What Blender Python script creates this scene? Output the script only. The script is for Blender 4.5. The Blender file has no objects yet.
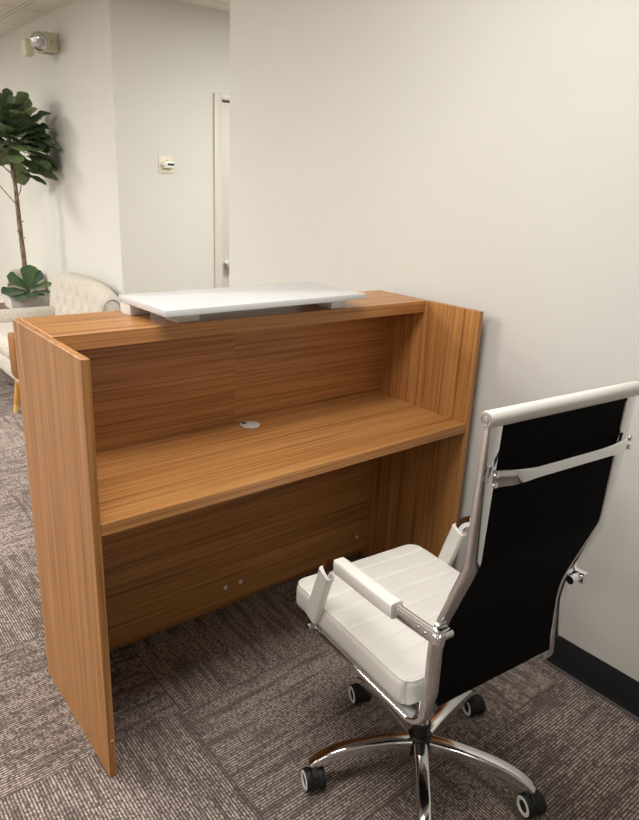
import bpy, bmesh, math, random
from mathutils import Vector, Matrix
random.seed(7)
PI = math.pi
S = bpy.context.scene
COL = S.collection

# ---------------------------------------------------------------- helpers
def srgb(r, g, b):
    def f(c):
        c /= 255.0
        return c/12.92 if c <= .04045 else ((c+.055)/1.055)**2.4
    return (f(r), f(g), f(b), 1)

def finish(bm, name, mat, parent=None, smooth=True, ang=38, loc=None):
    bmesh.ops.recalc_face_normals(bm, faces=bm.faces[:])
    for f in bm.faces: f.smooth = smooth
    if smooth:
        lim = math.radians(ang)
        for e in bm.edges:
            if len(e.link_faces) == 2 and e.calc_face_angle(0) > lim: e.smooth = False
    me = bpy.data.meshes.new(name)
    bm.to_mesh(me); bm.free()
    o = bpy.data.objects.new(name, me); COL.objects.link(o)
    if mat: me.materials.append(mat)
    if parent: o.parent = parent
    if loc: o.location = loc
    return o

def thing(name, label, cat, loc=(0, 0, 0), rz=0, group=None):
    o = bpy.data.objects.new(name, None); COL.objects.link(o)
    o.empty_display_size = .1
    o.location = loc; o.rotation_euler = (0, 0, rz)
    o['label'] = label; o['category'] = cat
    if group: o['group'] = group
    return o

def struct(o, label=None, cat=None):
    o['kind'] = 'structure'
    if label: o['label'] = label
    if cat: o['category'] = cat
    return o

def box(bm, x0, y0, z0, x1, y1, z1, bev=0, seg=2):
    r = bmesh.ops.create_cube(bm, size=1)
    vs = r['verts']
    for v in vs:
        v.co = Vector(((x0+x1)/2+v.co.x*(x1-x0), (y0+y1)/2+v.co.y*(y1-y0), (z0+z1)/2+v.co.z*(z1-z0)))
    if bev:
        es = list({e for v in vs for e in v.link_edges})
        bmesh.ops.bevel(bm, geom=es, offset=bev, segments=seg, affect='EDGES', profile=.5)
    return bm

def BOX(*a, **k): return box(bmesh.new(), *a, **k)

def prism(bm, poly, z0, z1):
    lo = [bm.verts.new((x, y, z0)) for x, y in poly]; hi = [bm.verts.new((x, y, z1)) for x, y in poly]
    n = len(poly)
    bm.faces.new(lo); bm.faces.new(hi)
    for i in range(n): bm.faces.new((lo[i], lo[(i+1) % n], hi[(i+1) % n], hi[i]))
    return bm

def catmull(pts, n=8):
    pts = [Vector(p) for p in pts]
    P = [2*pts[0]-pts[1]]+pts+[2*pts[-1]-pts[-2]]
    out = []
    for i in range(1, len(P)-2):
        a, b, c, d = P[i-1:i+3]
        for k in range(n):
            t = k/n
            out.append(.5*((2*b)+(c-a)*t+(2*a-5*b+4*c-d)*t*t+(3*b-a-3*c+d)*t**3))
    out.append(pts[-1].copy())
    return out

def rrect(w, h, r, n=3):
    out = []
    for cx, cy, a0 in ((w/2-r, h/2-r, 0), (-w/2+r, h/2-r, PI/2), (-w/2+r, -h/2+r, PI), (w/2-r, -h/2+r, 1.5*PI)):
        for k in range(n+1):
            a = a0+PI/2*k/n
            out.append((cx+r*math.cos(a), cy+r*math.sin(a)))
    return out

def circ(r, n=12): return [(r*math.cos(2*PI*k/n), r*math.sin(2*PI*k/n)) for k in range(n)]

def sweep(bm, path, prof, side=None, scale=None, cap=True):
    """prof: 2D points (along side, along normal).  side: constant vector or None (auto)."""
    path = [Vector(p) for p in path]; n = len(path); rings = []; prev = None
    for i, p in enumerate(path):
        t = (path[min(i+1, n-1)]-path[max(i-1, 0)]).normalized()
        if side is not None: s = Vector(side)
        else:
            s = prev if prev is not None else (Vector((0, 0, 1)) if abs(t.z) < .9 else Vector((1, 0, 0)))
        s = (s-t*s.dot(t)).normalized(); prev = s
        nn = t.cross(s)
        k = scale[i] if scale else (1, 1)
        if not isinstance(k, tuple): k = (k, k)
        rings.append([bm.verts.new(p+s*a*k[0]+nn*b*k[1]) for a, b in prof])
    m = len(prof)
    for i in range(n-1):
        for j in range(m):
            bm.faces.new((rings[i][j], rings[i][(j+1) % m], rings[i+1][(j+1) % m], rings[i+1][j]))
    if cap:
        bm.faces.new(rings[0][::-1]); bm.faces.new(rings[-1])
    return bm

def lathe(bm, prof, base=(0, 0, 0), axis=(0, 0, 1), n=24, closed=False):
    """prof: list of (r, h) along axis; r == 0 ends close to a point."""
    ax = Vector(axis).normalized(); base = Vector(base)
    u = ax.orthogonal().normalized(); w = ax.cross(u)
    rings = []
    for r, h in prof:
        if r < 1e-6: rings.append([bm.verts.new(base+ax*h)])
        else: rings.append([bm.verts.new(base+ax*h+(u*math.cos(2*PI*k/n)+w*math.sin(2*PI*k/n))*r) for k in range(n)])
    for a, b in list(zip(rings, rings[1:]))+([(rings[-1], rings[0])] if closed else []):
        for k in range(n):
            k2 = (k+1) % n
            if len(a) == 1 and len(b) == 1: continue
            if len(a) == 1: bm.faces.new((a[0], b[k2], b[k]))
            elif len(b) == 1: bm.faces.new((a[k], a[k2], b[0]))
            else: bm.faces.new((a[k], a[k2], b[k2], b[k]))
    if closed: return bm
    if len(rings[0]) > 1: bm.faces.new(rings[0][::-1])
    if len(rings[-1]) > 1: bm.faces.new(rings[-1])
    return bm

def cyl(bm, p0, p1, r, n=20, r1=None):
    p0, p1 = Vector(p0), Vector(p1); L = (p1-p0).length
    return lathe(bm, [(r, 0), (r if r1 is None else r1, L)], p0, p1-p0, n)

def rbox(bm, x0, y0, z0, x1, y1, z1, r, nx=10, ny=10, nz=6, fn=None):
    """cushion: densely gridded box with rounded corners; fn(co) deforms each point."""
    cache = {}
    def vert(i, j, k):
        key = (i, j, k)
        if key not in cache:
            def pos(a, b, i, n):
                # crowd stations near the ends
                t = i/n; t = .5-.5*math.cos(PI*t)*1 if n > 3 else t
                return a+(b-a)*t
            p = Vector((pos(x0, x1, i, nx), pos(y0, y1, j, ny), pos(z0, z1, k, nz)))
            q = Vector((min(max(p.x, x0+r), x1-r), min(max(p.y, y0+r), y1-r), min(max(p.z, z0+r), z1-r)))
            d = p-q
            if d.length > 1e-9: p = q+d.normalized()*r
            if fn: p = fn(p)
            cache[key] = bm.verts.new(p)
        return cache[key]
    def quad(a, b, c, d): bm.faces.new((vert(*a), vert(*b), vert(*c), vert(*d)))
    for i in range(nx):
        for j in range(ny):
            for k in (0, nz): quad((i, j, k), (i+1, j, k), (i+1, j+1, k), (i, j+1, k))
        for k in range(nz):
            for j in (0, ny): quad((i, j, k), (i+1, j, k), (i+1, j, k+1), (i, j, k+1))
    for j in range(ny):
        for k in range(nz):
            for i in (0, nx): quad((i, j, k), (i, j+1, k), (i, j+1, k+1), (i, j, k+1))
    return bm

# ---------------------------------------------------------------- materials
class NT:
    def __init__(s, name):
        s.m = bpy.data.materials.new(name); s.m.use_nodes = True
        s.t = s.m.node_tree; s.b = s.t.nodes['Principled BSDF']
    def n(s, typ, **kw):
        x = s.t.nodes.new(typ)
        for k, v in kw.items(): setattr(x, k, v)
        return x
    def l(s, a, b): s.t.links.new(a, b)
    def put(s, sock, v):
        if hasattr(v, 'node'): s.l(v, sock)
        elif v is not None: sock.default_value = v
    def math(s, op, a, b=None, c=None):
        x = s.n('ShaderNodeMath', operation=op)
        for i, v in enumerate((a, b, c)): s.put(x.inputs[i], v) if v is not None else None
        return x.outputs[0]
    def mix(s, f, a, b, typ='MIX'):
        x = s.n('ShaderNodeMix', data_type='RGBA', blend_type=typ)
        s.put(x.inputs[0], f); s.put(x.inputs[6], a); s.put(x.inputs[7], b)
        return x.outputs[2]
    def obj(s): return s.n('ShaderNodeTexCoord').outputs['Object']
    def mapping(s, v, scale=(1, 1, 1), loc=(0, 0, 0)):
        x = s.n('ShaderNodeMapping'); s.l(v, x.inputs[0])
        x.inputs['Scale'].default_value = scale; x.inputs['Location'].default_value = loc
        return x.outputs[0]
    def noise(s, v, scale, detail=3, rough=.55, dist=0):
        x = s.n('ShaderNodeTexNoise'); s.l(v, x.inputs['Vector'])
        x.inputs['Scale'].default_value = scale; x.inputs['Detail'].default_value = detail
        x.inputs['Roughness'].default_value = rough; x.inputs['Distortion'].default_value = dist
        return x.outputs['Fac']
    def ramp(s, f, stops):
        x = s.n('ShaderNodeValToRGB'); s.l(f, x.inputs[0])
        e = x.color_ramp.elements
        while len(e) < len(stops): e.new(.5)
        for i, (p, c) in enumerate(stops): e[i].position = p; e[i].color = c
        return x.outputs[0]
    def bump(s, h, strength=.2, dist=.002):
        x = s.n('ShaderNodeBump'); x.inputs['Strength'].default_value = strength
        x.inputs['Distance'].default_value = dist; s.l(h, x.inputs['Height'])
        s.l(x.outputs[0], s.b.inputs['Normal'])
    def set(s, **k):
        for a, v in k.items(): s.put(s.b.inputs[a.replace('_', ' ')], v)
        return s.m

def plain(name, col, rough=.5, metal=0, var=.04, vscale=40, bump=0, spec=.5, coat=0):
    t = NT(name); v = t.obj(); f = t.noise(v, vscale)
    c = Vector(col[:3])
    cc = t.ramp(f, [(.3, (*(c*(1-var)), 1)), (.7, (*(c*(1+var)), 1))])
    t.set(Base_Color=cc, Roughness=rough, Metallic=metal, Specular_IOR_Level=spec, Coat_Weight=coat)
    if bump: t.bump(t.noise(v, vscale*3), bump, .001)
    return t.m

def wood(name, axis, light, mid, dark, rough=.36, off=0, freq=1.0, spec=.45):
    t = NT(name); v = t.obj()
    def st(along, across):
        return tuple(along if i == axis else across for i in range(3))
    a = t.noise(t.mapping(v, st(.9, 34*freq), (off, off*1.7, off*.6)), 1, 4, .6, .25)
    b = t.noise(t.mapping(v, st(2.6, 230*freq), (off, off, off)), 1, 2, .6)
    c = t.noise(t.mapping(v, st(.5, 7*freq), (off*.3, off, off)), 1, 2, .5)
    e = t.noise(t.mapping(v, st(1.5, 110*freq), (off*.7, off*.2, off)), 1, 3, .6, .15)
    f = t.math('ADD', t.math('ADD', t.math('MULTIPLY', a, .2), t.math('MULTIPLY', e, .42)), t.math('ADD', t.math('MULTIPLY', b, .26), t.math('MULTIPLY', c, .12)))
    col = t.ramp(f, [(.36, dark), (.47, mid), (.60, light), (.70, mid)])
    t.set(Base_Color=col, Roughness=rough, Specular_IOR_Level=spec)
    t.bump(b, .06, .0006)
    return t.m

DL, DM, DD = srgb(194, 141, 86), srgb(165, 112, 62), srgb(114, 72, 38)
M = {}
M['wood_x'] = wood('teak_laminate_lengthwise', 0, DL, DM, DD)
M['wood_x2'] = wood('teak_laminate_lengthwise_b', 0, DL, DM, DD, off=5.3)
M['wood_x3'] = wood('teak_laminate_lengthwise_c', 0, DL, DM, DD, off=11.9)
M['wood_z'] = wood('teak_laminate_upright', 2, DL, DM, DD)
M['wall'] = plain('wall_paint', srgb(208, 206, 200), .75, var=.012, vscale=3, bump=.05, spec=.3)
M['trim'] = plain('trim_paint', srgb(200, 196, 187), .45, var=.01)
M['white_gloss'] = plain('white_lacquer', srgb(210, 211, 211), .16, var=.006)
M['white_plastic'] = plain('white_plastic', srgb(225, 225, 222), .35, var=.01)
M['grommet'] = plain('grey_plastic', srgb(205, 205, 205), .4, var=.01)
M['cream_plastic'] = plain('cream_plastic', srgb(212, 205, 184), .45, var=.02)
M['dark'] = plain('dark_plastic', srgb(22, 22, 22), .45, var=.1)
M['black_rubber'] = plain('black_rubber_base', srgb(11, 11, 12), .8, var=.1, vscale=12)
M['grey_rubber'] = plain('grey_rubber_strip', srgb(92, 88, 86), .6, var=.05)
M['caster_black'] = plain('caster_rubber', srgb(17, 17, 18), .6, var=.1)
M['ring'] = plain('caster_ring', srgb(232, 232, 232), .35, var=.02)
M['chrome'] = plain('chrome', (.84, .85, .87, 1), .11, 1, var=.01, vscale=5)
M['steel'] = plain('satin_steel', (.62, .62, .62, 1), .3, 1, var=.02)
M['mesh_black'] = plain('black_back_fabric', srgb(6, 6, 7), .9, var=.15, vscale=300, bump=.1, spec=.15)
M['brass'] = plain('brass_tip', srgb(214, 178, 110), .35, 0, var=.03)
M['leg_wood'] = wood('oiled_oak_leg', 2, srgb(202, 152, 82), srgb(184, 130, 62), srgb(150, 100, 44))
M['arm_wood'] = wood('oiled_oak_panel', 2, srgb(160, 106, 52), srgb(140, 88, 40), srgb(112, 68, 30), freq=.6)
M['walnut'] = wood('dark_walnut_top', 1, srgb(112, 66, 42), srgb(92, 52, 34), srgb(66, 36, 24))
M['soil'] = plain('potting_soil', srgb(52, 42, 34), .95, var=.4, vscale=90, bump=.5)
M['pot'] = plain('glazed_white_pot', srgb(214, 212, 206), .3, var=.02)

def leather():
    t = NT('white_leatherette'); v = t.obj()
    x = t.n('ShaderNodeTexVoronoi'); t.l(v, x.inputs['Vector']); x.inputs['Scale'].default_value = 420
    f = t.noise(v, 9)
    c = t.ramp(f, [(.3, srgb(222, 219, 212)), (.7, srgb(229, 227, 221))])
    t.set(Base_Color=c, Roughness=.42, Specular_IOR_Level=.45)
    h = t.math('ADD', t.math('MULTIPLY', x.outputs['Distance'], .5), t.math('MULTIPLY', t.noise(v, 38, 2), 1.2))
    t.bump(h, .12, .002)
    return t.m
M['leather'] = leather()

def fabric():
    t = NT('oatmeal_tweed'); v = t.obj()
    a = t.noise(v, 260, 2, .6); b = t.noise(v, 110, 3, .6)
    f = t.math('ADD', t.math('MULTIPLY', a, .6), t.math('MULTIPLY', b, .4))
    c = t.ramp(f, [(.36, srgb(166, 159, 148)), (.5, srgb(190, 183, 172)), (.64, srgb(207, 200, 190))])
    t.set(Base_Color=c, Roughness=.9, Specular_IOR_Level=.15)
    t.bump(a, .35, .003)
    return t.m
M['fabric'] = fabric()

def bark():
    t = NT('fig_bark'); v = t.mapping(t.obj(), (1, 1, .25))
    f = t.noise(v, 90, 4, .65)
    c = t.ramp(f, [(.35, srgb(74, 56, 42)), (.5, srgb(122, 100, 80)), (.68, srgb(160, 140, 116))])
    t.set(Base_Color=c, Roughness=.85); t.bump(f, .5, .004)
    return t.m
M['bark'] = bark()

def leafmat(name, a, b):
    t = NT(name); v = t.obj()
    g = t.n('ShaderNodeNewGeometry')
    f = t.math('ADD', t.math('MULTIPLY', g.outputs['Random Per Island'], .75), t.math('MULTIPLY', t.noise(v, 30, 2), .25))
    c = t.ramp(f, [(.1, a), (.78, b), (.9, srgb(158, 172, 116))])
    t.set(Base_Color=c, Roughness=.36, Specular_IOR_Level=.4)
    t.bump(t.noise(v, 70, 2), .2, .004)
    return t.m
M['leaf'] = leafmat('fig_leaf', srgb(66, 86, 66), srgb(126, 146, 100))
M['leaf_low'] = leafmat('fig_low_leaf', srgb(56, 80, 62), srgb(96, 126, 84))

def carpet():
    t = NT('carpet_tile'); v = t.obj()
    sp = t.n('ShaderNodeSeparateXYZ'); t.l(v, sp.inputs[0]); x, y = sp.outputs[0], sp.outputs[1]
    T = .56
    tx = t.math('DIVIDE', t.math('SUBTRACT', x, .245), T); ty = t.math('DIVIDE', t.math('SUBTRACT', y, .095), T)
    ix, iy = t.math('FLOOR', tx), t.math('FLOOR', ty)
    par = t.math('FLOORED_MODULO', t.math('ADD', ix, iy), 2)          # 0: ribs along y, 1: ribs along x
    inv = t.math('SUBTRACT', 1, par)
    across = t.math('ADD', t.math('MULTIPLY', x, inv), t.math('MULTIPLY', y, par))
    along = t.math('ADD', t.math('MULTIPLY', y, inv), t.math('MULTIPLY', x, par))
    seed = t.math('ADD', t.math('MULTIPLY', ix, 3.71), t.math('MULTIPLY', iy, 7.13))
    def vec(a, b, c):
        cb = t.n('ShaderNodeCombineXYZ')
        for i, q in enumerate((a, b, c)): t.put(cb.inputs[i], q)
        return cb.outputs[0]
    rib = t.math('SINE', t.math('MULTIPLY', across, 2*PI/.0078))
    rib = t.math('MULTIPLY_ADD', rib, .5, .5)
    tuft = t.noise(vec(t.math('MULTIPLY', along, 150), t.math('MULTIPLY', across, 100), seed), 1, 2, .6)
    blot = t.noise(vec(t.math('MULTIPLY', along, 6), t.math('MULTIPLY', across, 44), seed), 1, 4, .66)
    big = t.noise(vec(t.math('MULTIPLY', x, 2.3), t.math('MULTIPLY', y, 2.3), 0.0), 1, 2, .5)
    light = t.mix(t.ramp(tuft, [(.38, (0, 0, 0, 1)), (.58, (1, 1, 1, 1))]), srgb(112, 99, 93), srgb(202, 188, 179))
    base = t.mix(t.math('POWER', rib, .75), srgb(84, 72, 67), light)
    bl = t.ramp(t.math('ADD', t.math('MULTIPLY', blot, .8), t.math('MULTIPLY', big, .2)), [(.42, (1, 1, 1, 1)), (.53, (0, 0, 0, 1))])
    base = t.mix(t.math('MULTIPLY', bl, .66), base, srgb(84, 72, 67))
    wn = t.n('ShaderNodeTexWhiteNoise', noise_dimensions='2D'); t.l(vec(ix, iy, 0.0), wn.inputs['Vector'])
    tone = t.math('MULTIPLY_ADD', wn.outputs['Value'], .16, .92)
    base = t.mix(1, base, vec(tone, tone, tone), 'MULTIPLY')
    def edge(q):
        fr = t.math('FRACT', q); d = t.math('MINIMUM', fr, t.math('SUBTRACT', 1, fr))
        return t.math('LESS_THAN', d, .0035)
    seam = t.math('MAXIMUM', edge(tx), edge(ty))
    base = t.mix(t.math('MULTIPLY', seam, .4), base, srgb(70, 60, 55))
    t.set(Base_Color=base, Roughness=.95, Specular_IOR_Level=.1)
    t.bump(t.math('ADD', rib, t.math('MULTIPLY', tuft, .8)), .5, .003)
    return t.m
M['carpet'] = carpet()

def ceiling_mat():
    t = NT('acoustic_ceiling_tile'); v = t.obj()
    sp = t.n('ShaderNodeSeparateXYZ'); t.l(v, sp.inputs[0])
    def near(q, off, p, w):
        fr = t.math('FRACT', t.math('DIVIDE', t.math('SUBTRACT', q, off), p))
        d = t.math('MULTIPLY', t.math('MINIMUM', fr, t.math('SUBTRACT', 1, fr)), p)
        return t.math('LESS_THAN', d, w)
    def grid(w): return t.math('MAXIMUM', near(sp.outputs[0], 1.11, .585, w), near(sp.outputs[1], 3.88, .585, w))
    f = t.noise(v, 120, 3, .7)
    c = t.ramp(f, [(.35, srgb(218, 213, 202)), (.6, srgb(230, 226, 216))])
    c = t.mix(grid(.011), c, srgb(232, 228, 217))
    edge = t.math('SUBTRACT', grid(.0145), grid(.0105))
    c = t.mix(edge, c, srgb(96, 90, 80))
    t.set(Base_Color=c, Roughness=.9, Specular_IOR_Level=.1)
    t.bump(f, .3, .003)
    return t.m
M['ceiling'] = ceiling_mat()

def lens_mat():
    t = NT('lamp_reflector'); v = t.obj()
    f = t.noise(v, 60)
    c = t.ramp(f, [(.35, srgb(170, 170, 172)), (.65, srgb(215, 215, 216))])
    t.set(Base_Color=c, Roughness=.18, Metallic=.75, Coat_Weight=.6)
    return t.m
M['lens'] = lens_mat()

# ---------------------------------------------------------------- dimensions from the photo
Hh, T_, W_, D_ = 1.07, .0175, 1.264, .4707
SF, ST, WH, WT = .228, .038, .699, .0295
XW, YC, CZ, YE = 1.300, 2.8715, 2.447, 1.567

# ---------------------------------------------------------------- the setting
x0, x1, y0, y1 = -4.2, 3.3, -4.0, 7.2
fl = struct(finish(BOX(x0-.12, y0-.12, -.1, x1+.12, y1+.12, 0), 'floor', M['carpet'], smooth=False), 'taupe brown loop pile carpet tiles laid quarter turned', 'floor')
ce = struct(finish(BOX(x0-.12, y0-.12, CZ, x1+.12, y1+.12, CZ+.1), 'ceiling', M['ceiling'], smooth=False), 'suspended ceiling of pale acoustic tiles in a grid', 'ceiling')
def wallpoly(name, poly, label):
    return struct(finish(prism(bmesh.new(), poly, 0, CZ), name, M['wall'], smooth=False), label, 'wall')
wallpoly('wall_right', [(XW, y0), (XW+.12, y0), (XW+.12, YE), (XW, YE)], 'off-white painted wall on the right beside desk and chair')
wallpoly('wall_left', [(XW, YC), (XW+.12, YC+.12), (XW+.12, y1), (XW, y1)], 'off-white wall behind the fig tree and the armchairs')
DX0, DX1, DZ = 2.035, 2.86, 1.93
bm = bmesh.new()
prism(bm, [(XW, YC), (DX0, YC), (DX0, YC+.12), (XW+.12, YC+.12)], 0, CZ)
box(bm, DX1, YC, 0, x1, YC+.12, CZ)
box(bm, DX0, YC, DZ, DX1, YC+.12, CZ)
struct(finish(bm, 'wall_back', M['wall'], smooth=False), 'shaded off-white wall with the thermostat and the door', 'wall')
wallpoly('wall_far', [(x0, y1), (XW+.12, y1), (XW+.12, y1+.12), (x0, y1+.12)], 'off-white wall at the far end of the waiting area')
wallpoly('wall_near', [(x0, y0-.12), (x1, y0-.12), (x1, y0), (x0, y0)], 'off-white wall behind the viewer')
wallpoly('wall_west', [(x0-.12, y0), (x0, y0), (x0, y1), (x0-.12, y1)], 'off-white wall on the open side of the room')
wallpoly('wall_corridor', [(x1, y0), (x1+.12, y0), (x1+.12, YC), (x1, YC)], 'off-white wall closing the corridor')

# door and casing on the back wall
dr = finish(BOX(DX0+.010, YC+.018, .008, DX1-.006, YC+.06, DZ-.010, bev=.002), 'door_1', M['trim'])
struct(dr, 'cream painted door half hidden behind the right wall', 'door')
bm = bmesh.new()
lathe(bm, [(.036, 0), (.036, .006), (.012, .012), (.010, .030), (.026, .038), (.032, .052), (.028, .066), (.014, .073), (0, .075)], (2.096, YC+.018, .862), (0, -1, 0), 24)
k = finish(bm, 'door_knob', M['steel'], dr); k['label'] = 'round satin metal knob'
finish(BOX(DX0+.0102, YC+.015, .80, DX0+.0125, YC+.03, .92), 'strike_edge', M['steel'], dr)
bm = bmesh.new()
for a in ((1.975, YC-.018, 0, DX0-.004, YC, DZ+.036), (DX1+.004, YC-.018, 0, DX1+.064, YC, DZ+.036), (DX0-.004, YC-.018, DZ+.002, DX1+.004, YC, DZ+.036)):
    box(bm, *a, bev=.004)
struct(finish(bm, 'trim_1', M['trim']), 'cream door casing around the back door', 'trim')

# baseboards : black cove base, with the grey toe strip
def baseboard(name, p0, p1, nrm, label):
    p0, p1, nrm = Vector((*p0, 0)), Vector((*p1, 0)), Vector((*nrm, 0))
    prof = [(0, .0), (.012, .0), (.009, .006), (.006, .016), (.004, .03), (.004, .104), (.002, .107), (0, .107)]
    bm = bmesh.new()
    a = [bm.verts.new(p0+nrm*u+Vector((0, 0, z))) for u, z in prof]; b = [bm.verts.new(p1+nrm*u+Vector((0, 0, z))) for u, z in prof]
    for i in range(len(prof)): bm.faces.new((a[i], a[(i+1) % len(prof)], b[(i+1) % len(prof)], b[i]))
    bm.faces.new(a); bm.faces.new(b)
    o = struct(finish(bm, name, M['black_rubber']), label, 'baseboard')
    return o
br = baseboard('baseboard_right', (XW, -3.99), (XW, YE), (-1, 0), 'black rubber baseboard along the right wall')
finish(BOX(XW-.022, -3.99, 0, XW-.0121, YE, .006, bev=.002), 'toe_strip', M['grey_rubber'], br)['label'] = 'grey toe strip along the carpet'
baseboard('baseboard_left', (XW, YC+.0), (XW, 7.19), (-1, 0), 'black rubber baseboard behind the armchairs')
baseboard('baseboard_back', (XW-.012, YC), (1.974, YC), (0, -1), 'black rubber baseboard under the thermostat')

# ---------------------------------------------------------------- reception desk
desk = thing('reception_desk', 'teak coloured reception desk with raised counter and open knee space', 'desk')
finish(BOX(0, 0, 0, T_, D_, Hh, bev=.0008, seg=1), 'side_panel', M['wood_z'], desk, False)
finish(BOX(W_-T_, 0, 0, W_, D_, Hh, bev=.0008, seg=1), 'side_panel', M['wood_z'], desk, False)
finish(BOX(T_, SF, Hh-ST, W_-T_, D_, Hh, bev=.001, seg=1), 'counter_top', M['wood_x'], desk, False)
bp = .407
finish(BOX(T_, 0.001, WH-WT, W_-T_, bp, WH, bev=.001, seg=1), 'worktop', M['wood_x2'], desk, False)
finish(BOX(T_, bp, WH-WT, .610, bp+.018, Hh-ST), 'back_panel', M['wood_x3'], desk, False)
finish(BOX(.6104, bp, WH-WT, W_-T_, bp+.018, Hh-ST), 'back_panel', M['wood_x'], desk, False)
finish(BOX(T_, .42, .042, W_-T_, .438, WH-WT), 'modesty_panel', M['wood_x3'], desk, False)
finish(BOX(T_, .4525, 0, W_-T_, D_-.001, Hh-ST), 'front_panel', M['wood_x'], desk, False)
bm = bmesh.new(); lathe(bm, [(.031, 0), (.031, .0025), (.028, .004), (0, .004)], (.640, .366, WH), n=28)
g = finish(bm, 'cable_grommet', M['grommet'], desk); g['label'] = 'pale grey round cable grommet set in the worktop'
finish(BOX(.622, .374, WH+.0035, .634, .388, WH+.0045), 'cable_slot', M['dark'], g)
for x, z in ((.584, .100), (.645, .100), (1.188, .105)):
    bm = bmesh.new(); lathe(bm, [(.0075, 0), (.0075, .001), (.005, .002), (0, .002)], (x, .42, z), (0, -1, 0), 16)
    finish(bm, 'screw_cap', M['white_plastic'], desk)['label'] = 'white screw cap'
bm = bmesh.new(); lathe(bm, [(.003, 0), (.003, .0006), (0, .0008)], (.010, 0, .113), (0, -1, 0), 10)
finish(bm, 'screw_cap', M['white_plastic'], desk)['label'] = 'tiny pale screw cap'

# ---------------------------------------------------------------- white riser on the counter
rs = thing('counter_riser', 'white lacquered riser shelf standing on the raised counter of the desk', 'shelf', (.2726, .179, Hh), .02)
finish(BOX(0, 0, .0305, .664, .269, .0472, bev=.0012), 'riser_top', M['white_gloss'], rs)
for a in ((.064, .062, .128, .125), (.568, .045, .622, .11), (.003, .205, .06, .266), (.602, .205, .66, .264)):
    finish(BOX(a[0], a[1], 0, a[2], a[3], .0305, bev=.001), 'riser_foot', M['white_plastic'], rs)

# ---------------------------------------------------------------- office chair
CH = thing('office_chair', 'white ribbed leather office chair with chrome frame and black back', 'chair', (.6278, -.4521, 0), -.0923)
HW = .187
def fillet(pts, rad, n=5):
    pts = [Vector((0, f, z)) for f, z in pts]; out = [pts[0]]
    for a, b, c, r in zip(pts, pts[1:], pts[2:], rad):
        p = b+(a-b).normalized()*r; q = b+(c-b).normalized()*r
        out += [p*(1-t)**2+b*2*t*(1-t)+q*t*t for t in [k/n for k in range(n+1)]]
    return out+[pts[-1]]
def dense_line(pts, step):
    out = []
    for a, b in zip(pts, pts[1:]):
        n = max(1, int((b-a).length/step)); out += [a.lerp(b, k/n) for k in range(n)]
    return out+[pts[-1]]
prof = [(-.2475, 1.072), (-.242, .800), (-.178, .618), (-.181, .485)]
curve = fillet(prof, (.012, .045), 6)
sheet_path = dense_line(curve, .008)
low = [Vector((0, -.181, .485))]
for kk in range(1, 8):
    a = kk/7*PI/2
    low.append(Vector((0, -.181+.055*(1-math.cos(a))+.002, .440-.052*math.sin(a))))
tail = [Vector((0, f, .3875)) for f in (-.06, .02, .10, .18)]+[Vector((0, .215, .390)), Vector((0, .235, .402))]
RAIL = [(.0165, -.004), (.0165, .004), (.0145, .0065), (.008, .0078), (0, .0083), (-.008, .0078), (-.0145, .0065), (-.0165, .004), (-.0165, -.004), (-.0145, -.0065), (-.008, -.0078), (0, -.0083), (.008, -.0078), (.0145, -.0065)]
railpath = curve+low[1:]+tail
for s in (-1, 1):
    bm = bmesh.new()
    sweep(bm, [p+Vector((s*HW, 0, 0)) for p in railpath], RAIL, side=(1, 0, 0))
    finish(bm, 'side_rail', M['chrome'], CH)
# black back sheet and white front padding between the rails
def backsheet(zlo, zhi, off0, off1, half, mat, name, ribs=False, n=60):
    pts = list(sheet_path)
    pts = [p for p in pts if zlo <= p.z <= zhi]
    pts.append(Vector((0, pts[-1].y-.004, zlo)))
    bm = bmesh.new(); rows = []
    m = 10
    for i, p in enumerate(pts):
        q = pts[min(i+1, len(pts)-1)]-pts[max(i-1, 0)]
        nrm = Vector((0, -q.z, q.y)).normalized()      # towards the sitter
        if nrm.y < 0: nrm = -nrm
        g = .006*max(0, math.cos(2*PI*p.z/.062))**6 if ribs else 0
        row = []
        for j in range(m+1):
            u = -1+2*j/m
            row.append((bm.verts.new(p+nrm*off0+Vector((u*half, 0, 0))), bm.verts.new(p+nrm*(off1-g-(.012*u**6 if ribs else 0))+Vector((u*half, 0, 0)))))
        rows.append(row)
    for a, b in zip(rows, rows[1:]):
        for j in range(m):
            for w in (0, 1): bm.faces.new((a[j][w], a[j+1][w], b[j+1][w], b[j][w]))
        for j in (0, m): bm.faces.new((a[j][0], a[j][1], b[j][1], b[j][0]))
    for r in (rows[0], rows[-1]):
        for j in range(m): bm.faces.new((r[j][0], r[j+1][0], r[j+1][1], r[j][1]))
    return finish(bm, name, mat, CH)
backsheet(.447, 1.064, -.0045, -.001, HW-.0162, M['mesh_black'], 'back_panel')
bc = backsheet(.475, 1.062, -.0005, .026, HW-.0167, M['leather'], 'back_cushion', ribs=True)
bc['label'] = 'white ribbed padding on the front of the back'
# top roll
bm = bmesh.new()
lathe(bm, [(.0135, 0), (.0145, .003), (.0145, .411), (.0135, .414)], (-.207, -.2475, 1.0755), (1, 0, 0), 28)
rl = finish(bm, 'head_roll', M['leather'], CH); rl['label'] = 'white leather roll along the top'
for s in (-1, 1):
    bm = bmesh.new()
    lathe(bm, [(.0125, 0), (.0125, .0018), (.0085, .002), (.0085, .0008), (.0062, .0008), (.0062, .002), (.003, .0024), (0, .0024)], (s*.207, -.2475, 1.0755), (s, 0, 0), 24)
    finish(bm, 'roll_cap', M['steel'], rl)
bm = bmesh.new(); box(bm, -.185, -.2535, 1.056, .185, -.2415, 1.066)
finish(bm, 'roll_strip', M['mesh_black'], rl, False)
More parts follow.
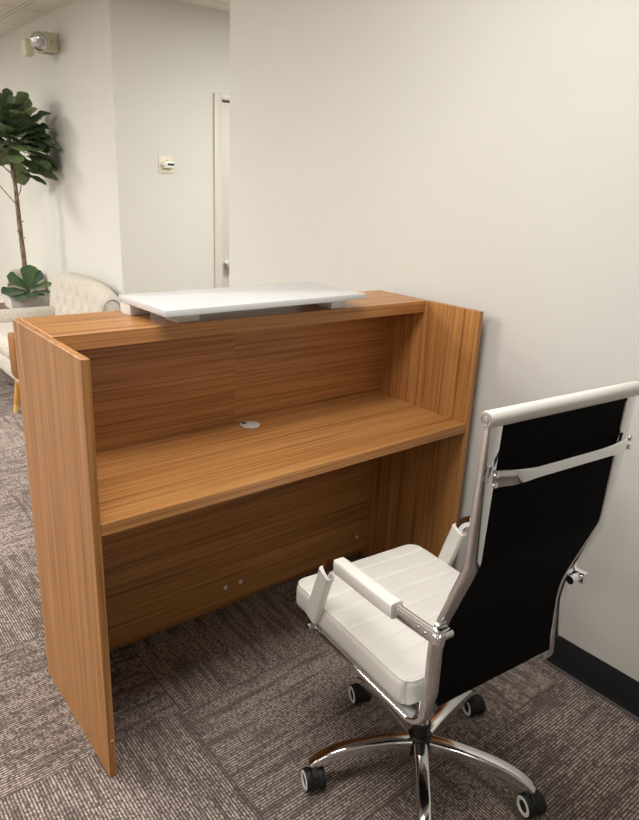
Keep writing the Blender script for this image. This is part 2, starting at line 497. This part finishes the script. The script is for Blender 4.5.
# cross bar behind the back
xb = [(-HW, -.262, .974), (-.170, -.268, .975), (-.152, -.276, .976), (-.128, -.2795, .977), (-.09, -.280, .977), (0, -.280, .977), (.09, -.280, .977), (.128, -.2795, .977), (.152, -.276, .976), (.170, -.268, .975), (HW, -.262, .974)]
xp = catmull(xb, 4)
bm = bmesh.new()
def xsc(p):
    u = abs(p.x); k = 1.0+.55*max(0, (u-.10)/.087)**1.0 if u > .10 else 1.0
    return (k, 1.0)
sweep(bm, xp, rrect(.021, .008, .003, 2), side=(0, 0, 1), scale=[xsc(p) for p in xp])
cb = finish(bm, 'cross_bar', M['chrome'], CH)
for s in (-1, 1):
    for dz in (-.009, .009):
        bm = bmesh.new(); lathe(bm, [(.0055, 0), (.0055, .003), (.004, .0045), (0, .005)], (s*HW, -.2655, .974+dz), (0, -1, 0), 14)
        finish(bm, 'bolt', M['chrome'], cb)
# seat cushion
SX, SY0, SY1, SZ0, SZ1 = .204, -.130, .316, .399, .468
def seatfn(p):
    q = p.copy()
    rp = .034; mx, my = (SY1+SY0)/2, 0
    kx, ky = min(max(p.x, -SX+rp), SX-rp), min(max(p.y, SY0+rp), SY1-rp)
    dx, dy = p.x-kx, p.y-ky; hh = math.hypot(dx, dy)
    if hh > 1e-6:
        k = max(abs(dx), abs(dy))/hh; q.x = kx+dx*k; q.y = ky+dy*k
    top = max(0, (p.z-(SZ0+SZ1)/2)/((SZ1-SZ0)/2))
    u = p.x/SX; w = (p.y-SY0)/(SY1-SY0)
    if top > 0:
        inner = max(0, 1-abs(u)**6)
        q.z += top*(.006*(1-u*u)*math.sin(PI*min(max(w, 0), 1)))
        ph = ((p.y-SY0-.02)/.062); d = abs(ph-round(ph))*.062
        if SY0+.03 < p.y < SY1-.03: q.z -= top*inner*.005*math.exp(-(d/.0032)**2)
    if w > .8:                                           # waterfall front edge
        q.z -= .004*((w-.8)/.2)**2
    return q
def cushion_bm():
    bm = bmesh.new(); r = .017; nx, ny, nz = 26, 220, 8
    rbox(bm, -SX, SY0, SZ0, SX, SY1, SZ1, r, nx, ny, nz, seatfn)
    return bm
sc = finish(cushion_bm(), 'seat', M['leather'], CH, ang=70); sc['label'] = 'white leather seat cushion with stitched ribs'
bm = bmesh.new()
pp = []
rx, ry0, ry1, cr = SX-.005, SY0+.005, SY1-.005, .030
for cx, cy, a0 in ((rx-cr, ry1-cr, 0), (-rx+cr, ry1-cr, PI/2), (-rx+cr, ry0+cr, PI), (rx-cr, ry0+cr, 1.5*PI)):
    for kk in range(7):
        a = a0+PI/2*kk/6; pp.append((cx+cr*math.cos(a), cy+cr*math.sin(a)))
pp.append(pp[0])
dense = []
for a, b in zip(pp, pp[1:]):
    n = max(1, int(math.hypot(b[0]-a[0], b[1]-a[1])/.02))
    for kk in range(n): dense.append((a[0]+(b[0]-a[0])*kk/n, a[1]+(b[1]-a[1])*kk/n))
def pz(y):
    w = (y-SY0)/(SY1-SY0); return SZ1-.0045-(.004*((w-.8)/.2)**2 if w > .8 else 0)
ring = [Vector((x, y, pz(y))) for x, y in dense]
sweep(bm, ring+[ring[0]], circ(.0022, 6), cap=False)
finish(bm, 'piping', M['leather'], sc)
BO = Vector((.013, .021, 0))
# frame below the seat, column, base
bm = bmesh.new()
box(bm, -HW-.012, .214, .382, HW+.012, .236, .396, bev=.003)
finish(bm, 'seat_frame', M['chrome'], CH)
finish(BOX(-HW, -.10, .379, HW, -.07, .392, bev=.003), 'seat_frame', M['chrome'], CH)
bm = bmesh.new(); box(bm, -.09, -.10, .345, .09, .12, .380, bev=.008)
finish(bm, 'tilt_mechanism', M['dark'], CH)
bm = bmesh.new(); sweep(bm, catmull([(.06, .03, .36), (.14, .035, .358), (.19, .04, .350), (.225, .04, .350)], 4), circ(.005, 10))
finish(bm, 'height_lever', M['chrome'], CH)
bm = bmesh.new()
lathe(bm, [(.014, .20), (.014, .348), (.020, .348), (.020, .345)], BO, n=20)
lathe(bm, [(.0, .148), (.019, .148), (.019, .225), (.014, .23)], BO, n=20)
finish(bm, 'gas_lift', M['chrome'], CH)
bm = bmesh.new()
lathe(bm, [(.0, .055), (.029, .058), (.031, .07), (.031, .106), (.027, .113), (.0225, .115), (.0225, .15), (0, .15)], BO, n=28)
finish(bm, 'hub', M['dark'], CH)
AX = Vector((-.94, .33, 0)).normalized()
rot = Matrix.Rotation(.0923, 3, 'Z'); AX = rot @ AX
for i in range(5):
    a = math.radians(158.8-72*i)
    dv = Vector((math.cos(a), math.sin(a), 0)); sd = Vector((-dv.y, dv.x, 0))
    path = catmull([BO+dv*r+Vector((0, 0, z)) for r, z in ((.030, .088), (.09, .0945), (.15, .0955), (.20, .0925), (.237, .084), (.265, .071), (.281, .060))], 5)
    scl = []
    for kk in range(len(path)):
        t = kk/(len(path)-1); scl.append((1.08-.25*t, 1.0-.38*t))
    bm = bmesh.new(); sweep(bm, path, rrect(.033, .040, .007, 3), side=sd, scale=scl)
    lg = finish(bm, 'base_leg', M['chrome'], CH)
    # caster : stem, hood, two wheels each with a pale ring
    c0 = BO+dv*.278
    cc = bpy.data.objects.new('caster', None)
    bm = bmesh.new()
    trail = Vector((0, 0, 1)).cross(AX)*.010
    w0 = c0+trail+Vector((0, 0, .0275))
    lathe(bm, [(.0065, .035), (.0065, .060), (.009, .060), (.009, .064), (0, .064)], c0, n=14)
    lathe(bm, [(.0, -.0078), (.0265, -.0078), (.0265, .0078), (0, .0078)], w0, AX, 24)
    sweep(bm, catmull([w0+Vector((0, 0, .0285))-trail*1.9, w0+Vector((0, 0, .0295)), w0+Vector((0, 0, .020))+trail*1.9], 4), rrect(.014, .006, .002, 1), side=AX)
    cs = finish(bm, 'caster', M['caster_black'], CH)
    for s in (-1, 1):
        bm = bmesh.new()
        lathe(bm, [(0, 0), (.0262, 0), (.0275, .002), (.0275, .0145), (.0262, .0168), (.0225, .0172), (.0155, .0165), (.0155, .0145), (0, .0145)], w0+AX*s*.0075, AX*s, 32)
        wh = finish(bm, 'caster_wheel', M['caster_black'], cs)
        bm = bmesh.new()
        lathe(bm, [(.0150, 0), (.0150, .0026), (.0170, .0040), (.0215, .0040), (.0244, .0020), (.0244, 0)], w0+AX*s*(.0075+.0148), AX*s, 32, True)
        finish(bm, 'wheel_ring', M['ring'], wh)['label'] = 'pale grey ring on the wheel face'
    bpy.data.objects.remove(cc)
# armrests
AL = .2115
for s in (-1, 1):
    P = [(-.217, .634), (-.2, .634), (-.11, .6265), (0, .622), (.10, .620), (.127, .613), (.145, .598), (.155, .576), (.174, .52), (.191, .465), (.205, .42), (.208, .400)]
    path = catmull([Vector((s*AL, f, z)) for f, z in P], 5)
    bm = bmesh.new(); sweep(bm, path, rrect(.0145, .027, .003, 2), side=(1, 0, 0))
    ar = finish(bm, 'armrest', M['chrome'], CH)
    bm = bmesh.new(); sweep(bm, [p for p in path if -.098 < p.y < .114], rrect(.031, .036, .007, 3), side=(1, 0, 0))
    finish(bm, 'arm_pad', M['leather'], ar)['label'] = 'white leather pad around the armrest'
    sub = [p for p in path if p.z < .582 and p.z > .420]
    bm = bmesh.new(); sweep(bm, sub, rrect(.022, .042, .007, 3), side=(1, 0, 0), scale=[1.04]+[1]*(len(sub)-2)+[.96])
    finish(bm, 'arm_sleeve', M['leather'], ar)['label'] = 'white leather sleeve laced on the front upright'
    bm = bmesh.new()
    cyl(bm, (s*(HW-.010), -.203, .634), (s*(AL+.010), -.203, .634), .0095, 18)
    finish(bm, 'arm_bolt', M['chrome'], ar)
    bm = bmesh.new()
    for f in (-.171, -.151):
        lathe(bm, [(.003, 0), (.003, .0015), (0, .002)], (s*(AL+.0072), f-.008, .632), (s, 0, 0), 10)
    finish(bm, 'arm_screw', M['steel'], ar)
    bm = bmesh.new(); cyl(bm, (s*(HW-.004), .208, .400), (s*(AL+.012), .208, .400), .008, 14)
    finish(bm, 'front_bolt', M['chrome'], ar)

# ---------------------------------------------------------------- armchairs by the left wall
def armchair(label, group=None):
    root = thing('armchair', label, 'armchair', (.95, 3.28, 0), 0, group)
    ox, oy = -.95, -3.28
    Y0, Y1 = 2.80, 3.76; YM, HL = (Y0+Y1)/2, (Y1-Y0)/2
    buttons = [(YM+(j-(2 if r % 2 else 2.5))*.155, .47+.085*r) for r in range(3) for j in range(5 if r % 2 else 6)]
    # tufted, roll-topped backrest
    def stations(y):
        t = (y-YM)/HL; zt = .775-.075*abs(t)**3.2
        out = []
        for kk in range(15):
            z = .30+(zt-.10-.30)*kk/14; x = 1.075+.045*((z-.30)/.4)
            d = 0
            for by, bz in buttons: d += .026*math.exp(-(((y-by)**2+(z-bz)**2)/.032**2))
            out.append((x+d, z))
        for kk in range(1, 15):
            a = PI-(kk/14)*PI*1.35
            out.append((1.195+.074*math.cos(a), zt-.074+.074*math.sin(a)))
        out += [(1.225, zt-.15), (1.225, .30)]
        return out
    n = 96; bm = bmesh.new(); rows = []
    for i in range(n+1):
        y = Y0+(Y1-Y0)*i/n
        pts = stations(y); e = min(i, n-i)/n*(Y1-Y0)
        sh = .012*max(0, 1-e/.02)**2
        rows.append([bm.verts.new((x+ox+sh*(1 if x < 1.15 else -.3), y+oy, z-sh)) for x, z in pts])
    m = len(rows[0])
    for a, b in zip(rows, rows[1:]):
        for j in range(m): bm.faces.new((a[j], a[(j+1) % m], b[(j+1) % m], b[j]))
    bm.faces.new(rows[0]); bm.faces.new(rows[-1][::-1])
    br_ = finish(bm, 'backrest', M['fabric'], root, ang=60)
    for by, bz in buttons:
        x = 1.075+.045*((bz-.30)/.4)+.022
        bm = bmesh.new(); lathe(bm, [(.011, -.004), (.010, .001), (.006, .004), (0, .005)], (x+ox, by+oy, bz), (-1, 0, .1), 12)
        finish(bm, 'button', M['fabric'], br_)
    bm = bmesh.new(); zt = .700
    scr = [Vector((1.195+(.066-.0011*kk)*math.cos(PI+.3-kk*.36)+ox, Y0+oy-.002, zt-.074+(.066-.0011*kk)*math.sin(PI+.3-kk*.36))) for kk in range(16)]
    sweep(bm, [Vector((1.10+ox, Y0+oy-.002, .45)), Vector((1.115+ox, Y0+oy-.002, .56))]+scr, circ(.005, 6))
    finish(bm, 'piping', M['fabric'], br_)
    # base and seat
    bm = bmesh.new(); rbox(bm, .60+ox, Y0+.02+oy, .20, 1.22+ox, Y1-.02+oy, .33, .02, 10, 12, 5)
    finish(bm, 'seat_base', M['fabric'], root, ang=60)
    bm = bmesh.new(); rbox(bm, .585+ox, Y0+.125+oy, .315, 1.10+ox, Y1-.125+oy, .435, .045, 16, 18, 8)
    st_ = finish(bm, 'seat_cushion', M['fabric'], root, ang=60)
    bm = bmesh.new()
    sweep(bm, [Vector((.592+ox, y+oy, .405)) for y in (Y0+.16, YM, Y1-.16)], circ(.005, 6))
    finish(bm, 'piping', M['fabric'], st_)
    # rolled arms with wooden facings
    for y_in, sgn in ((Y0, 1), (Y1, -1)):
        poly = []
        yc = y_in+sgn*.066
        for kk in range(13):
            a = PI*kk/12; poly.append((yc+.068*math.cos(a), .442+.066*math.sin(a)))
        poly += [(yc-.062, .38), (yc-.056, .22), (yc+.056, .22), (yc+.062, .38)]
        bm = bmesh.new()
        xs = (.612, .62, .80, 1.0, 1.19)
        rows = [[bm.verts.new((x+ox, yy+oy, zz)) for yy, zz in poly] for x in xs]
        for a, b in zip(rows, rows[1:]):
            for j in range(len(poly)): bm.faces.new((a[j], a[(j+1) % len(poly)], b[(j+1) % len(poly)], b[j]))
        bm.faces.new(rows[0]); bm.faces.new(rows[-1][::-1])
        am = finish(bm, 'arm', M['fabric'], root)
        bm = bmesh.new()
        pts = rrect(.126, .270, .030, 5)
        rows = [[bm.verts.new((x+ox, yc+oy+u*k_, .3775+v_*k_)) for u, v_ in pts] for x, k_ in ((.612, 1), (.592, 1), (.588, .95))]
        for a, b in zip(rows, rows[1:]):
            for j in range(len(pts)): bm.faces.new((a[j], a[(j+1) % len(pts)], b[(j+1) % len(pts)], b[j]))
        bm.faces.new(rows[0]); bm.faces.new(rows[-1][::-1])
        finish(bm, 'arm_facing', M['arm_wood'], am)['label'] = 'rounded oak facing on the front of the arm'
    # tapered legs with pale tips
    for lx, ly, tx, ty in ((.625, Y0+.10, .592, Y0+.135), (.625, Y1-.10, .592, Y1-.135), (1.17, Y0+.08, 1.20, Y0+.05), (1.17, Y1-.08, 1.20, Y1-.05)):
        a, b = Vector((lx+ox, ly+oy, .235)), Vector((tx+ox, ty+oy, 0))
        q = a.lerp(b, .77)
        bm = bmesh.new(); lathe(bm, [(.0245, 0), (.0165, (q-a).length)], a, q-a, 16)
        lg_ = finish(bm, 'leg', M['leg_wood'], root)
        bm = bmesh.new(); lathe(bm, [(.0168, 0), (.0135, (b-q).length)], q, b-q, 16)
        finish(bm, 'leg_tip', M['brass'], lg_)['label'] = 'pale brass coloured leg tip'
    return root
A1 = armchair('tufted oatmeal armchair with oak arm fronts showing behind the desk by the left wall')

SL = thing('slipper_chair', 'small oatmeal upholstered chair facing away, half hidden behind the potted fig', 'chair', (1.135, 4.44, 0))
bm = bmesh.new(); rows = []
for i in range(25):
    x = -.15+.30*i/24; u = abs(x)/.15
    zt = .69-.012*u*u-.10*max(0, (u-.62)/.38)**2.4
    pr = [(-.005, .30), (-.02, .50), (-.035, zt-.05), (-.03, zt-.015), (.0, zt), (.04, zt-.012), (.055, zt-.05), (.06, .50), (.06, .30)]
    rows.append([bm.verts.new((x, yy, zz)) for yy, zz in pr])
for a_, b_ in zip(rows, rows[1:]):
    for j in range(9): bm.faces.new((a_[j], a_[(j+1) % 9], b_[(j+1) % 9], b_[j]))
bm.faces.new(rows[0]); bm.faces.new(rows[-1][::-1])
finish(bm, 'backrest', M['fabric'], SL, ang=60)
finish(rbox(bmesh.new(), -.15, .0, .27, .15, .42, .43, .04, 10, 10, 6), 'seat', M['fabric'], SL, ang=60)
for lx in (-.12, .12):
    for ly in (.04, .37):
        bm = bmesh.new(); lathe(bm, [(.014, 0), (.021, .275)], (lx, ly, 0), n=14); finish(bm, 'leg', M['leg_wood'], SL)

# ---------------------------------------------------------------- table, planter with the fig
tb = thing('side_table', 'dark walnut side table between the two armchairs, carrying the planter', 'table', (.95, 4.06, 0))
finish(BOX(-.36, -.235, .425, .335, .235, .452, bev=.003), 'table_top', M['walnut'], tb)
bm = bmesh.new()
box(bm, -.33, -.205, .36, .305, -.185, .425); box(bm, -.33, .185, .36, .305, .205, .425)
box(bm, -.33, -.185, .36, -.31, .185, .425); box(bm, .285, -.185, .36, .305, .185, .425)
finish(bm, 'apron', M['walnut'], tb, False)
for sx in (-.32, .295):
    for sy in (-.195, .195):
        bm = bmesh.new(); lathe(bm, [(.013, 0), (.019, .36)], (sx, sy, 0), n=14)
        finish(bm, 'leg', M['walnut'], tb)

PT = thing('fiddle_leaf_fig', 'tall fiddle leaf fig tree in a low white planter on the side table', 'plant', (1.03, 4.06, .452))
# planter: rectangular trough with a rim
bm = bmesh.new()
px, py, ph = .146, .10, .090
o1 = rrect(2*px, 2*py, .012, 3); o0 = rrect(2*px-.02, 2*py-.02, .012, 3); i1 = rrect(2*px-.018, 2*py-.018, .008, 3)
R = [[bm.verts.new((x, y, z)) for x, y in pr] for pr, z in ((o0, 0), (o1, ph), (i1, ph), (i1, ph-.014))]
for a, b in zip(R, R[1:]):
    for j in range(len(a)): bm.faces.new((a[j], a[(j+1) % len(a)], b[(j+1) % len(a)], b[j]))
bm.faces.new(R[0][::-1]); bm.faces.new(R[-1])
finish(bm, 'planter', M['pot'], PT)['label'] = 'low rectangular white planter'
bm = bmesh.new(); box(bm, -px+.01, -py+.01, ph-.02, px-.01, py-.01, ph-.008)
finish(bm, 'soil', M['soil'], PT)
tr = [(.012, 0, .05), (.010, 0, .20), (.006, .0, .40), (.0, 0, .60), (-.004, .0, .85), (-.012, 0, 1.05), (-.02, 0, 1.30)]
tp = catmull(tr, 6)
bm = bmesh.new(); sweep(bm, tp, circ(.0215, 12), scale=[1-.45*i/len(tp)+.04*random.uniform(-1, 1) for i in range(len(tp))])
for z, s in ((.50, 1), (.545, -1), (.62, 1)):
    sweep(bm, [(.004, 0, z), (.004+s*.026, -.004, z+.012)], circ(.006, 6), scale=[1, .5])
finish(bm, 'trunk', M['bark'], PT)
for pth in ([(-.002, 0, .735), (-.055, -.01, .80), (-.115, -.015, .875)], [(.0, 0, .79), (.025, -.005, .84), (.038, -.005, .90)]):
    bm = bmesh.new(); sweep(bm, catmull(pth, 5), circ(.0035, 6)); finish(bm, 'twig', M['bark'], PT)

TAB = [(0, .10), (.10, .42), (.25, .62), (.40, .64), (.55, .80), (.72, 1), (.85, .93), (.94, .62), (1, .06)]
def lerp_tab(t):
    for (a, u), (b, v) in zip(TAB, TAB[1:]):
        if t <= b: return u+(v-u)*(t-a)/(b-a)
    return TAB[-1][1]
def leaf(bm, base, d, up, L, Wd, droop=.25, cup=.2):
    """fiddle-shaped leaf: narrow waist, broad rounded end, arched along its length."""
    d = Vector(d).normalized(); up = Vector(up); up = (up-d*up.dot(d))
    up = up.normalized() if up.length > 1e-4 else d.orthogonal().normalized()
    sd = d.cross(up); base = Vector(base)
    nu, nv = 12, 6; g = []
    for i in range(nu+1):
        t = i/nu
        w = .004+Wd*.5*lerp_tab(t)
        cen = base+d*(L*t)-Vector((0, 0, 1))*droop*L*t*t
        row = []
        for j in range(nv+1):
            v = -1+2*j/nv
            wav = .05*L*math.sin(5*t*PI+v*2)*abs(v)
            row.append(bm.verts.new(cen+sd*(v*w)+up*(cup*w*abs(v)**1.5+wav*.35)))
        g.append(row)
    mx = max(v.co.x for r in g for v in r)-.252          # keep clear of the wall
    if mx > 0:
        for r in g:
            for v in r: v.co.x -= mx
    for a, b in zip(g, g[1:]):
        for j in range(nv): bm.faces.new((a[j], a[j+1], b[j+1], b[j]))
rnd = random.Random(21)
bm = bmesh.new(); bmt = bmesh.new()
ctr = Vector((-.045, -.05, 1.175))
leaves = []
golden = PI*(3-5**.5)
NL = 150
for i in range(NL):
    h = 1-1.62*(i+.5)/NL; az = golden*i+rnd.uniform(-.3, .3)
    rr = math.sqrt(max(0, 1-h*h))
    d = Vector((rr*math.cos(az), rr*math.sin(az), h))
    inner = rnd.uniform(.0, .62)
    b = ctr+Vector((d.x*.24*inner, d.y*.24*inner, d.z*.29*inner))
    dd = (d+Vector((0, 0, .22))+Vector((rnd.uniform(-.35, .35), rnd.uniform(-.35, .35), rnd.uniform(-.3, .3)))).normalized()
    L = rnd.uniform(.15, .205)*(1.0 if abs(h) < .8 else .85)
    up = Vector((-d.x*.35, -d.y*.35, 1))+Vector((rnd.uniform(-.5, .5), rnd.uniform(-.5, .5), 0))
    p = b+dd*.04
    tip = p+dd*L
    if tip.x+PT.location.x > 1.27:  dd.x -= (tip.x+PT.location.x-1.27)/L; dd.normalize()
    leaf(bm, p, dd, up, L, L*rnd.uniform(.62, .78), rnd.uniform(.1, .35), rnd.uniform(.1, .35))
# the leaves that stand out against the wall on the right and the upright ones on top
for base, d, up, L, w in (((-.03, -.03, 1.36), (-.30, .1, 1), (.5, -.8, .2), .15, .085), ((-.02, -.03, 1.37), (.05, -.1, 1), (.3, -.9, 0), .165, .075), ((.0, -.05, 1.34), (.62, -.2, .75), (-.4, -.7, .5), .19, .13),
                          ((.06, -.03, 1.26), (.95, -.1, .1), (0, -.7, .7), .17, .11), ((.07, -.05, 1.17), (.95, -.1, -.10), (0, -.7, .7), .17, .13), ((.06, -.13, 1.03), (1, 0, -.18), (0, -.75, .6), .17, .12), ((.04, -.15, .985), (1, -.05, -.12), (0, -.6, .8), .215, .09), ((.02, -.10, .96), (1, 0, -.26), (0, -.6, .8), .17, .06), ((.0, -.09, 1.06), (.6, -.6, -.3), (0, -.5, .8), .15, .11)):
    leaf(bm, base, d, up, L, w, .12, .2)
fo = finish(bm, 'foliage', M['leaf'], PT, ang=80); fo['label'] = 'round crown of large dark green leaves'
bm = bmesh.new()
for i in range(12):      # short stems inside the crown
    az = golden*i; h = -.6+1.3*i/12
    d = Vector((math.cos(az), math.sin(az), .8)).normalized()
    z = .92+.35*i/12
    sweep(bm, catmull([(-.01, 0, z), Vector((-.01, 0, z))+d*.08, Vector((-.01, 0, z))+d*.15+Vector((0, 0, .03))], 3), circ(.005, 6), scale=[1, .95, .9, .8, .7, .6, .5])
finish(bm, 'branch', M['bark'], PT)
bm = bmesh.new()
for base, d, up, L, w, dr_ in (((.0, -.02, .13), (-.75, -.3, .62), (.2, -.8, .7), .20, .11, .15), ((.01, -.02, .14), (.05, -.3, 1), (0, -1, .2), .19, .12, .1), ((.02, -.02, .13), (.45, -.25, .8), (-.2, -.9, .4), .17, .10, .1),
                               ((.02, -.03, .11), (1, -.2, .40), (-.3, -.3, 1), .19, .09, .18), ((.02, -.04, .09), (.9, -.5, .12), (0, -.3, 1), .15, .06, .1), ((-.01, -.03, .10), (-1, -.4, .12), (0, -.5, 1), .20, .12, .1),
                               ((-.01, -.05, .09), (-.7, -.9, -.05), (0, -.3, 1), .17, .11, .1), ((.0, -.05, .09), (.1, -1, -.05), (0, -.1, 1), .12, .09, .1), ((.0, .02, .11), (-.5, .8, .3), (0, .3, 1), .16, .10, .2), ((.02, .02, .11), (.5, .8, .3), (0, .3, 1), .16, .10, .2)):
    base = (base[0], base[1], base[2]+.018)
    leaf(bm, base, d, up, L, w, dr_, .2)
sweep(bm, [(.0, -.02, .06), (.0, -.02, .15)], circ(.008, 8))
finish(bm, 'lower_leaves', M['leaf_low'], PT, ang=80)['label'] = 'young green leaves at the foot of the trunk'

# ---------------------------------------------------------------- emergency light
EM = thing('emergency_light', 'cream emergency light with two lamp heads high on the left wall', 'light', (XW, 3.83, 2.25))
bm = bmesh.new(); box(bm, -.105, -.10, -.058, 0, .055, .058, bev=.008); finish(bm, 'housing', M['cream_plastic'], EM)
bm = bmesh.new()
for kk in range(3): box(bm, -.075+kk*.022, -.06, -.0592, -.065+kk*.022, .02, -.057)
finish(bm, 'vent_slots', M['dark'], EM, False)
bm = bmesh.new(); lathe(bm, [(.004, 0), (.004, .003), (0, .004)], (-.05, -.10, .005), (0, -1, 0), 10); finish(bm, 'test_button', M['dark'], EM)
def head(pos, d, r, mat_lens):
    d = Vector(d).normalized(); pos = Vector(pos)
    bm = bmesh.new(); lathe(bm, [(0, -.07), (.03, -.068), (r*.72, -.05), (r, -.012), (r, .004), (r*.93, .004), (r*.93, -.002), (0, -.002)], pos, d, 28)
    sweep(bm, [pos-d*.06, Vector((-.09, pos.y*.6, .0))], circ(.012, 10))
    h = finish(bm, 'lamp_head', M['cream_plastic'], EM)
    bm = bmesh.new(); lathe(bm, [(r*.92, 0), (r*.86, .010), (r*.6, .020), (r*.3, .025), (0, .026)], pos, d, 28)
    finish(bm, 'lens', mat_lens, h)['label'] = 'silvery round lamp glass'
head((-.150, -.165, -.020), (-.55, -.76, -.32), .062, M['lens'])
bm = bmesh.new(); box(bm, -.19, .02, -.085, -.125, .10, .020, bev=.018, seg=3)
box(bm, -.165, .025, -.012, -.145, .033, .012, bev=.002)
sweep(bm, [(-.15, .06, 0), (-.09, .05, 0)], circ(.012, 10))
finish(bm, 'lamp_head', M['cream_plastic'], EM)['label'] = 'boxy cream lamp head turned away'

# ---------------------------------------------------------------- thermostat
TH = thing('thermostat', 'small cream wall plate with a white thermostat and dark display on the back wall', 'thermostat', (1.6245, YC, 1.507))
finish(BOX(-.050, -.006, -.050, .050, 0, .050, bev=.002), 'wall_plate', M['cream_plastic'], TH)
ct = finish(BOX(-.022, -.036, -.018, .043, -.006, .020, bev=.003), 'control_unit', M['white_plastic'], TH)
finish(BOX(-.004, -.0368, -.003, .041, -.0355, .010), 'display', M['dark'], ct, False)
bm = bmesh.new(); lathe(bm, [(.008, 0), (.007, .010), (0, .011)], (-.024, -.022, .002), (-1, -.6, 0), 14); finish(bm, 'dial', M['white_plastic'], ct)
finish(BOX(-.004, -.0066, .026, .012, -.0055, .030), 'vent_slot', M['dark'], TH, False)

# ---------------------------------------------------------------- light: recessed ceiling panels of the office, an added side fill and a faint ambient fill
def panel(name, x, y, sx, sy, power, col=(1, .95, .86)):
    l = bpy.data.lights.new(name, 'AREA'); l.shape = 'RECTANGLE'; l.size = sx; l.size_y = sy
    l.energy = power; l.color = col
    o = bpy.data.objects.new(name, l); COL.objects.link(o); o.location = (x, y, CZ-.012)
    return o
LC = (1, .98, .945); LF = (1, .98, .915)
panel('light_desk', .08, -.36, 1.2, .6, 27, LC)
panel('fill_side', -2.7, -1.8, 1.2, .6, 19, LC)  # added fill lamp, put in to lift the lower right wall
panel('light_open', -2.7, .5, 1.2, .6, 16, LC)
panel('light_open_b', -2.7, 2.9, 1.2, .6, 56, LF)
panel('light_mid', -1.0, 2.1, 1.2, .6, 58, LC)
panel('light_wait', -1.2, 5.0, 1.2, .6, 72, LF)
panel('light_wait_b', -3.4, 5.0, 1.2, .6, 80, LF)
panel('light_corridor', 2.3, 1.0, .6, 1.2, 60, LF)

w = bpy.data.worlds.new('ambient_fill'); S.world = w; w.use_nodes = True  # even ambient fill added all round, no daylight source behind it
w.node_tree.nodes['Background'].inputs[0].default_value = (1, .97, .92, 1)
w.node_tree.nodes['Background'].inputs[1].default_value = .06

# ---------------------------------------------------------------- camera
cam = bpy.data.cameras.new('camera'); co = bpy.data.objects.new('camera', cam); COL.objects.link(co)
cam.sensor_fit = 'VERTICAL'; cam.sensor_height = 36; cam.sensor_width = 36*639/820
cam.lens = 666.156/820*36; cam.clip_start = .02
r0, r1, r2 = Vector((0.7787, -0.6258, 0.0447)), Vector((-0.1654, -0.2735, -0.9476)), Vector((0.6052, 0.7305, -0.3165))
mm = Matrix((r0, -r1, -r2)).transposed().to_4x4(); mm.translation = (-.446, -1.28314, 1.4138)
co.matrix_world = mm
S.camera = co

S.view_settings.view_transform = 'Standard'; S.view_settings.look = 'None'
S.view_settings.exposure = 0.26; S.view_settings.gamma = 1; S.view_settings.use_curve_mapping = False
